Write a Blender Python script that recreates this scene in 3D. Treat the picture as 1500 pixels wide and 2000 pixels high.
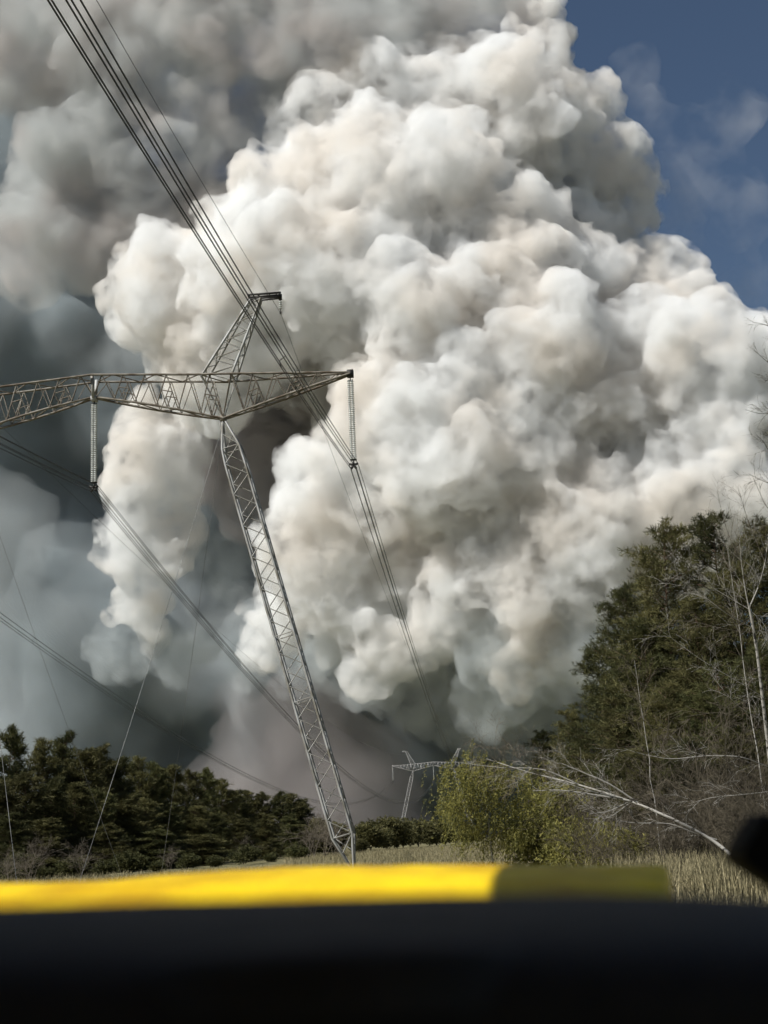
import bpy, bmesh, math, random
import numpy as np
from mathutils import Vector, Matrix, noise as mnoise

for o in list(bpy.data.objects):
    bpy.data.objects.remove(o)
scene = bpy.context.scene
COL = scene.collection
rnd = random.Random(7)

# ------------------------------------------------------------------ camera
F_PX, PITCH, ROLL, EYE = 2700.0, 0.2324, 0.0442, 2.3      # focal length in pixels of a 1500 x 2000 frame
_fw = Vector((0, math.cos(PITCH), math.sin(PITCH)))
_u0 = Vector((0, -math.sin(PITCH), math.cos(PITCH)))
_r0 = Vector((1, 0, 0))
CAM_R = _r0 * math.cos(ROLL) - _u0 * math.sin(ROLL)
CAM_U = _r0 * math.sin(ROLL) + _u0 * math.cos(ROLL)
CAM_F = _fw
CAM_O = Vector((0, 0, EYE))
cam_data = bpy.data.cameras.new('camera')
cam = bpy.data.objects.new('camera', cam_data)
COL.objects.link(cam)
cam.matrix_world = Matrix(((CAM_R.x, CAM_U.x, -CAM_F.x, CAM_O.x), (CAM_R.y, CAM_U.y, -CAM_F.y, CAM_O.y),
                           (CAM_R.z, CAM_U.z, -CAM_F.z, CAM_O.z), (0, 0, 0, 1)))
cam_data.sensor_fit = 'VERTICAL'
cam_data.sensor_height = 24.0
cam_data.sensor_width = 18.0
cam_data.lens = 24.0 * F_PX / 2000.0
cam_data.clip_start = 0.05
cam_data.clip_end = 20000.0
cam_data.dof.use_dof = True
cam_data.dof.focus_distance = 95.0
cam_data.dof.aperture_fstop = 2.2
scene.camera = cam

# ------------------------------------------------------------------ sky and sun
SUN_EL, SUN_AZ = math.radians(46), math.radians(238)       # azimuth clockwise from +Y
SUN_DIR = Vector((math.sin(SUN_AZ) * math.cos(SUN_EL), math.cos(SUN_AZ) * math.cos(SUN_EL), math.sin(SUN_EL)))
world = bpy.data.worlds.new('World')
scene.world = world
world.use_nodes = True
wn = world.node_tree.nodes
wn.clear()
sky = wn.new('ShaderNodeTexSky')
sky.sky_type = 'NISHITA'
sky.sun_disc = False
sky.sun_elevation = SUN_EL
sky.sun_rotation = SUN_AZ
sky.air_density = 1.0
sky.dust_density = 0.6
sky.ozone_density = 2.0
bg = wn.new('ShaderNodeBackground')
bg.inputs['Strength'].default_value = 0.05
wo = wn.new('ShaderNodeOutputWorld')
world.node_tree.links.new(sky.outputs[0], bg.inputs[0])
world.node_tree.links.new(bg.outputs[0], wo.inputs[0])
sun_data = bpy.data.lights.new('sun', 'SUN')
sun_data.energy = 5.0
sun_data.angle = math.radians(0.5)
sun_data.color = (1.0, 0.98, 0.935)
sun = bpy.data.objects.new('sun', sun_data)
COL.objects.link(sun)
sun.rotation_euler = (-SUN_DIR).to_track_quat('-Z', 'Y').to_euler()
sun.location = SUN_DIR * 300

scene.view_settings.view_transform = 'Standard'
scene.view_settings.look = 'None'
scene.view_settings.exposure = 0.2
scene.view_settings.gamma = 1.0
scene.view_settings.use_curve_mapping = False
scene.render.engine = 'CYCLES'
cy = scene.cycles
cy.use_denoising = True
cy.use_adaptive_sampling = True
cy.adaptive_threshold = 0.035
cy.max_bounces = 12
cy.diffuse_bounces = 3
cy.glossy_bounces = 2
cy.transmission_bounces = 2
cy.volume_bounces = 7
cy.transparent_max_bounces = 48
cy.caustics_reflective = False
cy.caustics_refractive = False

# ------------------------------------------------------------------ helpers
def at(px, py, depth):
    """world point seen at a photograph pixel, at a distance along the view axis"""
    return CAM_O + (CAM_F + CAM_R * ((px - 750) / F_PX) + CAM_U * ((1000 - py) / F_PX)) * depth

def ground_at(px, y_dist):
    """ground point at distance y_dist (m) below the photograph column px near the horizon"""
    p = at(px, 1650, y_dist)
    return Vector((p.x, y_dist, 0))

def tag(o, label=None, cat=None, group=None, kind=None):
    if label: o['label'] = label
    if cat: o['category'] = cat
    if group: o['group'] = group
    if kind: o['kind'] = kind
    return o

def link(o, parent=None):
    COL.objects.link(o)
    if parent is not None:
        o.parent = parent
    return o

def empty(name, loc=(0, 0, 0), rz=0.0):
    o = bpy.data.objects.new(name, None)
    o.empty_display_size = 0.2
    o.location = loc
    o.rotation_euler = (0, 0, rz)
    return link(o)

def mesh_obj(name, verts, faces, mat=None, parent=None, smooth=False, edges=()):
    me = bpy.data.meshes.new(name)
    me.from_pydata([tuple(v) for v in verts], list(edges), [tuple(f) for f in faces])
    me.update()
    if smooth and len(me.polygons):
        me.polygons.foreach_set('use_smooth', [True] * len(me.polygons))
    o = bpy.data.objects.new(name, me)
    if mat: me.materials.append(mat)
    return link(o, parent)

def new_mat(name):
    m = bpy.data.materials.new(name)
    m.use_nodes = True
    nt = m.node_tree
    for n in list(nt.nodes):
        nt.nodes.remove(n)
    out = nt.nodes.new('ShaderNodeOutputMaterial')
    return m, nt, out

def noise_mat(name, c1, c2, scale=4.0, rough=0.8, metallic=0.0, detail=4.0, coords='Object', bump=0.0, bump_scale=30.0,
              spec=0.3, transl=0.0, rand=0.0, ramp=(0.35, 0.65)):
    m, nt, out = new_mat(name)
    N, L = nt.nodes, nt.links
    tc = N.new('ShaderNodeTexCoord')
    nz = N.new('ShaderNodeTexNoise'); nz.inputs['Scale'].default_value = scale; nz.inputs['Detail'].default_value = detail
    L.new(tc.outputs[coords], nz.inputs['Vector'])
    rp = N.new('ShaderNodeValToRGB')
    rp.color_ramp.elements[0].position, rp.color_ramp.elements[1].position = ramp
    rp.color_ramp.elements[0].color = (*c1, 1); rp.color_ramp.elements[1].color = (*c2, 1)
    L.new(nz.outputs['Fac'], rp.inputs['Fac'])
    col = rp.outputs['Color']
    if rand:
        oi = N.new('ShaderNodeObjectInfo')
        hs = N.new('ShaderNodeHueSaturation')
        mr = N.new('ShaderNodeMapRange')
        mr.inputs['To Min'].default_value = 1 - rand; mr.inputs['To Max'].default_value = 1 + rand
        L.new(oi.outputs['Random'], mr.inputs['Value']); L.new(mr.outputs[0], hs.inputs['Value'])
        L.new(col, hs.inputs['Color']); col = hs.outputs['Color']
    b = N.new('ShaderNodeBsdfPrincipled')
    b.inputs['Roughness'].default_value = rough
    b.inputs['Metallic'].default_value = metallic
    b.inputs['Specular IOR Level'].default_value = spec
    L.new(col, b.inputs['Base Color'])
    if bump:
        n2 = N.new('ShaderNodeTexNoise'); n2.inputs['Scale'].default_value = bump_scale; n2.inputs['Detail'].default_value = 3
        L.new(tc.outputs[coords], n2.inputs['Vector'])
        bp = N.new('ShaderNodeBump'); bp.inputs['Strength'].default_value = bump; bp.inputs['Distance'].default_value = 0.02
        L.new(n2.outputs['Fac'], bp.inputs['Height']); L.new(bp.outputs[0], b.inputs['Normal'])
    if transl:
        t = N.new('ShaderNodeBsdfTranslucent'); L.new(col, t.inputs['Color'])
        mx = N.new('ShaderNodeMixShader'); mx.inputs[0].default_value = transl
        L.new(b.outputs[0], mx.inputs[1]); L.new(t.outputs[0], mx.inputs[2]); L.new(mx.outputs[0], out.inputs[0])
    else:
        L.new(b.outputs[0], out.inputs[0])
    return m

# ------------------------------------------------------------------ fast mesh building
def np_mesh(name, V, Fc, mat, parent=None, smooth=False):
    """V (n,3) float, Fc (m,k) int"""
    me = bpy.data.meshes.new(name)
    V = np.asarray(V, np.float32); Fc = np.asarray(Fc, np.int32)
    me.vertices.add(len(V)); me.vertices.foreach_set('co', V.ravel())
    k = Fc.shape[1]
    me.loops.add(Fc.size); me.loops.foreach_set('vertex_index', Fc.ravel())
    me.polygons.add(len(Fc))
    me.polygons.foreach_set('loop_start', np.arange(0, Fc.size, k, dtype=np.int32))
    if smooth:
        me.polygons.foreach_set('use_smooth', np.ones(len(Fc), dtype=bool))
    me.update(calc_edges=True)
    me.validate()
    if mat: me.materials.append(mat)
    return link(bpy.data.objects.new(name, me), parent)

class MB:
    def __init__(s): s.v, s.f, s.n = [], [], 0
    def add(s, V, Fc):
        V = np.asarray(V, float); Fc = np.asarray(Fc, int)
        s.v.append(V); s.f.append(Fc + s.n); s.n += len(V)
    def bar(s, p, q, w, h=None):
        M, l = bar_matrix(p, q)
        h = h or w
        V = np.array([(x * w / 2, y * h / 2, z * l) for z in (0, 1) for x, y in ((-1, -1), (1, -1), (1, 1), (-1, 1))])
        V = V @ M.T + np.array(p)
        s.add(V, [(0, 3, 2, 1), (4, 5, 6, 7), (0, 1, 5, 4), (1, 2, 6, 5), (2, 3, 7, 6), (3, 0, 4, 7)])
    def box(s, lo, hi):
        x0, y0, z0 = lo; x1, y1, z1 = hi
        s.add([(x0, y0, z0), (x1, y0, z0), (x1, y1, z0), (x0, y1, z0), (x0, y0, z1), (x1, y0, z1), (x1, y1, z1), (x0, y1, z1)],
              [(0, 3, 2, 1), (4, 5, 6, 7), (0, 1, 5, 4), (1, 2, 6, 5), (2, 3, 7, 6), (3, 0, 4, 7)])
    def tube(s, P, R, n=5):
        P = np.asarray(P, float); m = len(P); R = np.broadcast_to(np.asarray(R, float), (m,))
        T = np.gradient(P, axis=0); T /= np.linalg.norm(T, axis=1)[:, None] + 1e-9
        a = np.where(np.abs(T[:, 2:3]) < 0.9, np.array([[0, 0, 1.0]]), np.array([[1.0, 0, 0]]))
        A = np.cross(T, a); A /= np.linalg.norm(A, axis=1)[:, None] + 1e-9
        B = np.cross(T, A)
        th = np.arange(n) / n * 2 * math.pi
        V = P[:, None] + R[:, None, None] * (np.cos(th)[None, :, None] * A[:, None] + np.sin(th)[None, :, None] * B[:, None])
        i = np.arange(m - 1)[:, None] * n + np.arange(n)[None]
        j = np.arange(m - 1)[:, None] * n + (np.arange(n)[None] + 1) % n
        s.add(V.reshape(-1, 3), np.stack([i, j, j + n, i + n], -1).reshape(-1, 4))
    def lathe(s, prof, n=10, M=None, o=(0, 0, 0)):
        th = np.arange(n) / n * 2 * math.pi
        V = np.array([(r * math.cos(t), r * math.sin(t), z) for r, z in prof for t in th])
        if M is not None: V = V @ np.array(M).T
        m = len(prof)
        i = np.arange(m - 1)[:, None] * n + np.arange(n)[None]
        j = np.arange(m - 1)[:, None] * n + (np.arange(n)[None] + 1) % n
        s.add(V + np.array(o), np.stack([i, j, j + n, i + n], -1).reshape(-1, 4))
    def build(s, name, mat, parent=None, smooth=False):
        return np_mesh(name, np.concatenate(s.v), np.concatenate(s.f), mat, parent, smooth)

def bar_matrix(p, q):
    p, q = np.array(p, float), np.array(q, float)
    d = q - p; l = np.linalg.norm(d); d = d / l
    a = np.array([0, 0, 1.0]) if abs(d[2]) < 0.95 else np.array([0, 1.0, 0])
    x = np.cross(a, d); x /= np.linalg.norm(x); y = np.cross(d, x)
    return np.stack([x, y, d], 1), l

# ------------------------------------------------------------------ ground
M_ground = noise_mat('ground_dry_grass', (0.11, 0.10, 0.05), (0.20, 0.18, 0.10), scale=0.15, rough=1.0, detail=8, spec=0.05, bump=0.6, bump_scale=2.0)
gx = np.array([-6000, -2000, -600, -200, 0, 200, 600, 2000, 6000.0]); gy = np.array([-500, -100, 0, 100, 300, 700, 1500, 4000, 9000.0])
gv = [(x, y, 0) for y in gy for x in gx]
gf = [(j * 9 + i, j * 9 + i + 1, (j + 1) * 9 + i + 1, (j + 1) * 9 + i) for j in range(8) for i in range(8)]
ground = np_mesh('ground', gv, gf, M_ground)
tag(ground, 'flat field of dry pale grass reaching to the trees', 'ground', kind='structure')

# ------------------------------------------------------------------ pylons
M_steel = noise_mat('galvanised_steel', (0.17, 0.155, 0.12), (0.40, 0.40, 0.385), scale=0.9, rough=0.62, metallic=0.15, detail=6, spec=0.4, ramp=(0.35, 0.6))
M_rust = noise_mat('weathered_steel', (0.10, 0.075, 0.05), (0.27, 0.25, 0.21), scale=1.3, rough=0.75, metallic=0.1, detail=6, spec=0.3, ramp=(0.35, 0.62))
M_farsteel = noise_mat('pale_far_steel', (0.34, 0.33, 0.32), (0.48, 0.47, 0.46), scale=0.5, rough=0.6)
M_wire = noise_mat('aluminium_wire', (0.035, 0.035, 0.036), (0.06, 0.06, 0.06), scale=2, rough=0.6, metallic=0.3)
M_glass = noise_mat('porcelain_insulator', (0.50, 0.52, 0.50), (0.75, 0.76, 0.73), scale=3, rough=0.25, spec=0.6)
M_iron = noise_mat('dark_fitting', (0.03, 0.03, 0.03), (0.06, 0.055, 0.05), scale=5, rough=0.6, metallic=0.5)
M_conc = noise_mat('concrete', (0.28, 0.27, 0.25), (0.4, 0.39, 0.36), scale=3, rough=0.9)

TX, TY, YAW, SPAN = -21.2511, 98.3399, -0.0693, 565.5
A_, H_, HC, B_, HB, PX_, PZ, BX = 9.7213, 33.0163, 35.3421, 19.2439, 35.8312, 12.83, 42.40, 18.1361
LS = 6.9652

def lerp(a, b, t): return tuple(a[i] + (b[i] - a[i]) * t for i in range(3))

def box_truss(secs, chord_w, brace_w):
    """secs: list of 4-corner sections; returns chords (polylines), braces (pairs)"""
    chords, braces = [[s[k] for s in secs] for k in range(4)], []
    for i in range(len(secs) - 1):
        for k in range(4):
            a, b = k, (k + 1) % 4
            if i % 2 == 0: braces.append((secs[i][a], secs[i + 1][b]))
            else: braces.append((secs[i][b], secs[i + 1][a]))
    return chords, braces

def leg_parts(sg):
    top, bot = (sg * A_, 0, H_), (sg * BX, 0, 0.35)
    d = np.array(bot) - np.array(top); Lg = np.linalg.norm(d); d /= Lg
    y = np.array([0, 1.0, 0]); x = np.cross(y, d); x /= np.linalg.norm(x)
    n = 28; secs = []
    for i in range(n + 1):
        t = i / n; s = t * Lg
        w = 0.66 * min(1, s / 2.7, max(0.0, (Lg - s) / 2.4)) + 0.05
        c = np.array(top) + d * s
        secs.append([tuple(c + x * w * a + y * w * b) for a, b in ((-1, -1), (1, -1), (1, 1), (-1, 1))])
    chords, braces = box_truss(secs, 0, 0)
    braces = [b for b in braces if np.linalg.norm(np.array(b[0]) - np.array(b[1])) > 0.9]
    for i in (2, 14, 18, 26):
        for k in range(4): braces.append((secs[i][k], secs[i][(k + 1) % 4]))
    return chords, braces

def z_bot(X):
    X = abs(X)
    return HC + (H_ - HC) * X / A_ if X < A_ else H_ + (HB - H_) * (X - A_) / (B_ - A_)
def z_top(X):
    X = abs(X)
    return 36.85 + (36.2 - 36.85) * X / A_ if X < A_ else 36.2 + (HB + 0.12 - 36.2) * (X - A_) / (B_ - A_)
def w_bot(X):
    X = abs(X)
    t = X / A_ if X < A_ else (X - A_) / (B_ - A_)
    return 0.16 + 0.5 * math.sin(math.pi * min(t, 1)) if X < A_ else 0.16 + 0.28 * math.sin(math.pi * t)
def w_top(X):
    X = abs(X)
    return 0.85 if X < A_ else 0.85 * (1 - (X - A_) / (B_ - A_)) + 0.12

def arm_parts(x0, x1, n):
    """crossarm between two stations"""
    sg = 1 if x1 > x0 else -1
    xs = np.linspace(x0, x1, n + 1)
    chords = [[(X, s * w_bot(X), z_bot(X)) for X in xs] for s in (-1, 1)] + [[(X, s * w_top(X), z_top(X)) for X in xs] for s in (-1, 1)]
    braces = []
    for i in range(n):
        a, b = xs[i], xs[i + 1]
        for s in (-1, 1):
            m = (a + b) / 2
            braces.append(((a, s * w_bot(a), z_bot(a)), (m, s * w_top(m), z_top(m))))
            braces.append(((m, s * w_top(m), z_top(m)), (b, s * w_bot(b), z_bot(b))))
            if z_top(a) - z_bot(a) > 1.3 and i % 2 == 1:      # short redundants
                f = 0.5
                p = lerp((a, s * w_bot(a), z_bot(a)), (m, s * w_top(m), z_top(m)), f)
                q = lerp((m, s * w_top(m), z_top(m)), (b, s * w_bot(b), z_bot(b)), f)
                braces.append((p, q))
                braces.append((p, (m, s * w_bot(m), z_bot(m))))
                braces.append((q, (m, s * w_bot(m), z_bot(m))))
        e = 1 if i % 2 else -1
        braces.append(((a, -e * w_top(a), z_top(a)), (b, e * w_top(b), z_top(b))))
        braces.append(((a, e * w_bot(a), z_bot(a)), (b, -e * w_bot(b), z_bot(b))))
    return chords, braces

def peak_parts(sg):
    n = 9; secs = []
    for i in range(n + 1):
        t = i / n
        xa = 8.25 + (12.0 - 8.25) * t; xb = 10.55 + (12.75 - 10.55) * t
        w = 0.82 + (0.22 - 0.82) * t; z = 36.15 + (42.25 - 36.15) * t
        secs.append([(sg * xa, -w, z), (sg * xb, -w, z), (sg * xb, w, z), (sg * xa, w, z)])
    chords, br = box_truss(secs, 0, 0)
    for X in (8.25, 10.55):
        for s in (-1, 1): br.append(((sg * X, s * 0.82, 36.15), (sg * A_, s * 0.14, H_ + 0.05)))
    br += [((sg * 8.25, -.8, z_top(8.3)), (sg * 8.25, .8, z_top(8.3))), ((sg * 10.55, -.8, z_top(10.5)), (sg * 10.55, .8, z_top(10.5)))]
    return chords, br

def head_mesh(sg):
    m = MB()
    for s in (-1, 1):
        m.bar((sg * 11.75, s * 0.24, 42.55), (sg * 14.3, s * 0.24, 42.55), 0.12, 0.12)
        m.bar((sg * 11.8, s * 0.24, 42.2), (sg * 14.25, s * 0.14, 42.25), 0.09)
        for t in (11.85, 12.5, 13.2, 13.9): m.bar((sg * t, s * .24, 42.5), (sg * (t + .3), s * .22, 42.24), 0.05)
    for t in (11.8, 12.6, 13.4, 14.2): m.bar((sg * t, -.24, 42.5), (sg * t, .24, 42.5), 0.08)
    m.box((sg * 14.2 - .12, -.16, 42.1), (sg * 14.2 + .12, .16, 42.48))
    return m

UNIT = None
def brace_obj(parent, p, q, w, mat):
    """one lattice member: a bar that shares one unit mesh"""
    global UNIT
    if UNIT is None: UNIT = {}
    if mat.name not in UNIT:
        m = MB(); m.bar((0, 0, 0), (0, 0, 1), 1.0)
        o = m.build('brace', mat); UNIT[mat.name] = o.data
        bpy.data.objects.remove(o)
    o = bpy.data.objects.new('brace', UNIT[mat.name])
    M, l = bar_matrix(p, q)
    R = Matrix(M.tolist()).to_4x4()
    o.matrix_local = Matrix.Translation(p) @ R @ Matrix.Diagonal((w, w * 0.8, l, 1))
    return link(o, parent)

def chord_mesh(chords, w):
    m = MB()
    for c in chords:
        # merge collinear runs
        for a, b in zip(c[:-1], c[1:]):
            m.bar(a, b, w)
    return m

def tower(name, label, loc, detailed):
    t = empty(name, loc, YAW)
    tag(t, label, 'pylon')
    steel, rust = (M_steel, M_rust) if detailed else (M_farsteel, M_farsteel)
    cw, bw = (0.15, 0.075) if detailed else (0.15, 0.065)
    specs = [('leg', leg_parts(1), steel, True), ('leg', leg_parts(-1), steel, False),
             ('crossarm', arm_parts(0, A_, 6), rust, True), ('crossarm', arm_parts(A_, B_, 6), rust, True),
             ('crossarm', arm_parts(0, -A_, 6), rust, True), ('crossarm', arm_parts(-A_, -B_, 6), rust, False),
             ('peak', peak_parts(1), steel, True), ('peak', peak_parts(-1), steel, False)]
    for nm, (ch, br), mat, indiv in specs:
        w = cw if nm != 'crossarm' else cw * 0.9
        if detailed and indiv:
            o = empty(nm); o.parent = t
            for c in ch:
                m = MB(); m.tube(c, w * 0.66, 4); m.build('chord', mat, o)
            for p, q in br: brace_obj(o, p, q, bw, mat)
        else:
            m = MB()
            for c in ch: m.tube(c, w * 0.66, 4)
            for p, q in br: m.bar(p, q, bw)
            o = m.build(nm, mat, t)
            o['kind'] = 'stuff'
    for sg in (1, -1):
        head_mesh(sg).build('earth_wire_bracket', steel if not detailed else M_iron, t)
        m = MB(); m.box((sg * BX - .9, -.9, -.3), (sg * BX + .9, .9, .3)); m.lathe([(0.3, .3), (.22, .45), (0, .5)], 10, o=(sg * BX, 0, 0))
        m.build('footing', M_conc, t)
        m = MB(); m.box((sg * A_ - .22, -.22, H_ - .2), (sg * A_ + .22, .22, H_ + .22)); m.build('hinge_joint', rust, t)
        m = MB(); m.box((sg * B_ - .22, -.2, HB - .25), (sg * B_ + .25, .2, HB + .3)); m.build('end_plate', M_iron if detailed else steel, t)
    m = MB()
    for s in (-1, 1): m.bar((0, s * .3, HC - .1), (0, s * .6, 36.9), 0.2)
    m.box((-.2, -.3, HC - .3), (.2, .3, HC + .05)); m.build('centre_post', steel, t)
    return t

def twr(X, Y, Z, base=(TX, TY)):
    return Vector((base[0] + X * math.cos(YAW) - Y * math.sin(YAW), base[1] + X * math.sin(YAW) + Y * math.cos(YAW), Z))

near_pylon = tower('lattice_pylon', 'tall rusty lattice pylon with one slanting leg and a wide crossarm, near', (TX, TY, 0), True)
fp = twr(0, SPAN, 0)
far_pylon = tower('lattice_pylon', 'small distant lattice pylon half hidden by the yellow green tree', (fp.x, fp.y, 0), False)

# guy wires
def guy(name, a, b, label):
    P = np.array([lerp(a, b, t) for t in np.linspace(0, 1, 17)])
    P[:, 2] -= 0.35 * np.sin(np.linspace(0, 1, 17) * math.pi)
    m = MB(); m.tube(P, 0.013, 5)
    o = m.build(name, M_guy)
    tag(o, label, 'guy wire', 'steel guy wires of the near pylon')
    return o
M_guy = noise_mat('guy_wire_steel', (0.10, 0.10, 0.10), (0.3, 0.3, 0.29), scale=0.2, rough=0.5, metallic=0.3)
R_, L_ = (A_, 0, H_ - 0.3), (-A_, 0, H_ - 0.3)
for nd, an, lb in ((R_, (1.0, 16, 0), 'steel guy wire running steeply down from the pylon leg joint to the forest edge'),
                   (R_, (3.4, -15, 0), 'pale guy wire slanting left from the pylon leg joint across the dark pines'),
                   (L_, (-2.0, 16, 0), 'guy wire crossing rightwards from the left edge below the crossarm'),
                   (L_, (0.0, -15, 0), 'short looking guy wire seen low at the left edge against the pines')):
    guy('guy_wire', twr(*nd), twr(*an), lb)

# insulator strings
def insulator(X, top, length, label, base, n=42, strands=(-0.11, 0.11), detail=True):
    t = empty('insulator_string', twr(X, 0, top, base), YAW)
    tag(t, label, 'insulator', 'insulator strings')
    for sx in strands:
        m = MB(); dz = (length - 0.7) / n
        prof = []
        for i in range(n):
            z = -0.3 - i * dz
            prof += [(0.035, z), (0.14, z - dz * 0.42), (0.135, z - dz * 0.6), (0.035, z - dz * 0.7)]
        m.lathe(prof, 8 if detail else 5, o=(sx, 0, 0))
        m.build('disc_strand', M_glass, t, True)
    m = MB(); m.bar((0, 0, 0), (0, 0, -0.32), 0.07); m.bar((-.2, 0, -.28), (.2, 0, -.28), 0.07)
    m.build('top_fitting', M_iron, t)
    m = MB(); m.bar((-.24, 0, -length + .38), (.24, 0, -length + .38), 0.09); m.bar((0, 0, -length + .4), (0, 0, -length), 0.1)
    for k in range(5):
        a = k / 5 * 2 * math.pi + math.pi / 2
        m.bar((0, 0, -length), (0.34 * math.cos(a), 0, -length + 0.34 * math.sin(a)), 0.07, 0.16)
    m.build('yoke', M_iron, t)
    return t
NB, FB = (TX, TY), (fp.x, fp.y)
insulator(B_, HB - 0.2, LS - 0.2, 'long insulator string hanging from the right tip of the near crossarm', NB)
insulator(0, HC - 0.2, LS - 0.2, 'long insulator string hanging from the middle of the near crossarm', NB)
insulator(-B_, HB - 0.2, LS - 0.2, 'insulator string at the left tip of the far small pylon', FB, 14, (0,), False)
insulator(0, HC - 0.2, LS - 0.2, 'insulator string in the middle of the far small pylon', FB, 14, (0,), False)
insulator(B_, HB - 0.2, LS - 0.2, 'insulator string of the far pylon behind the yellow green tree', FB, 14, (0,), False)
insulator(-B_, HB - 0.2, LS - 0.2, 'insulator string of the near crossarm beyond the left edge', NB, 20, (0,), False)
e = empty('earth_wire_insulator', twr(14.2, 0, 42.1), YAW)
tag(e, 'short earth wire insulator under the bracket on the pylon peak', 'insulator')
m = MB()
prof = []
for i in range(4): z = -0.15 - i * 0.17; prof += [(.03, z), (.14, z - .05), (.13, z - .09), (.03, z - .12)]
m.lathe(prof, 10); m.build('disc_strand', M_glass, e, True)
m = MB(); m.bar((0, 0, 0), (0, 0, -1.0), .05); m.bar((0, 0, -.95), (0, 0, -1.15), .12); m.build('clamp', M_iron, e)

# conductors: five wires to a phase, hung from the strings
def span_pt(X, z0, c, L, t, sgn, off):
    return twr(X + off[0], sgn * t, z0 - c * t * (L - t) + off[1])
def bundle(X, z0, c_near, c_far, label):
    t = empty('conductor_bundle', twr(X, 0, z0), 0)
    tag(t, label, 'power line', 'conductor bundles of the power line')
    o3 = t.location
    for k in range(5):
        a = k / 5 * 2 * math.pi + math.pi / 2
        off = (0.34 * math.cos(a), 0.34 * math.sin(a))
        P = [span_pt(X, z0, c_near, 450, s, -1, off) for s in np.linspace(150, 0, 40)] + \
            [span_pt(X, z0, c_far, SPAN, s, 1, off) for s in np.concatenate([np.linspace(2, 60, 15), np.linspace(70, SPAN, 50)])]
        m = MB(); m.tube(np.array([p - o3 for p in P]), 0.025, 5)
        m.build('conductor', M_wire, t)
    for s, sgn, c, L in [(34, -1, c_near, 450), (74, -1, c_near, 450), (45, 1, c_far, SPAN), (95, 1, c_far, SPAN), (150, 1, c_far, SPAN), (210, 1, c_far, SPAN)]:
        m = MB(); pts = []
        for k in range(5):
            a = k / 5 * 2 * math.pi + math.pi / 2
            pts.append(span_pt(X, z0, c, L, s, sgn, (0.34 * math.cos(a), 0.34 * math.sin(a))) - o3)
        for k in (0, 1): m.bar(pts[k], pts[k + 1], 0.035)
        m.build('spacer', M_iron, t)
bundle(B_, HB - LS, 2.85e-4, 1.4e-4, 'bundle of five wires running over the pylon peak to the right insulator string')
bundle(0, HC - LS, 2.5e-4, 2.0e-4, 'bundle of wires held by the middle insulator string')
bundle(-B_, HB - LS, 2.5e-4, 2.0e-4, 'lowest bundle of wires sloping from the left edge down to the pines')
def earth(X, c_near, c_far, label):
    P = [span_pt(X, 41.0, c_near, 450, s, -1, (0, 0)) for s in np.linspace(120, 0, 40)] + \
        [span_pt(X, 41.0, c_far, SPAN, s, 1, (0, 0)) for s in np.concatenate([np.linspace(2, 60, 15), np.linspace(70, SPAN, 50)])]
    m = MB(); m.tube(P, 0.015, 5)
    tag(m.build('earth_wire', M_wire), label, 'power line')
earth(14.2, 3e-4, 1e-4, 'single thin earth wire from the bracket on the right peak')
earth(-14.2, 3e-4, 1e-4, 'faint single earth wire from the hidden left peak at the left edge')

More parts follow.
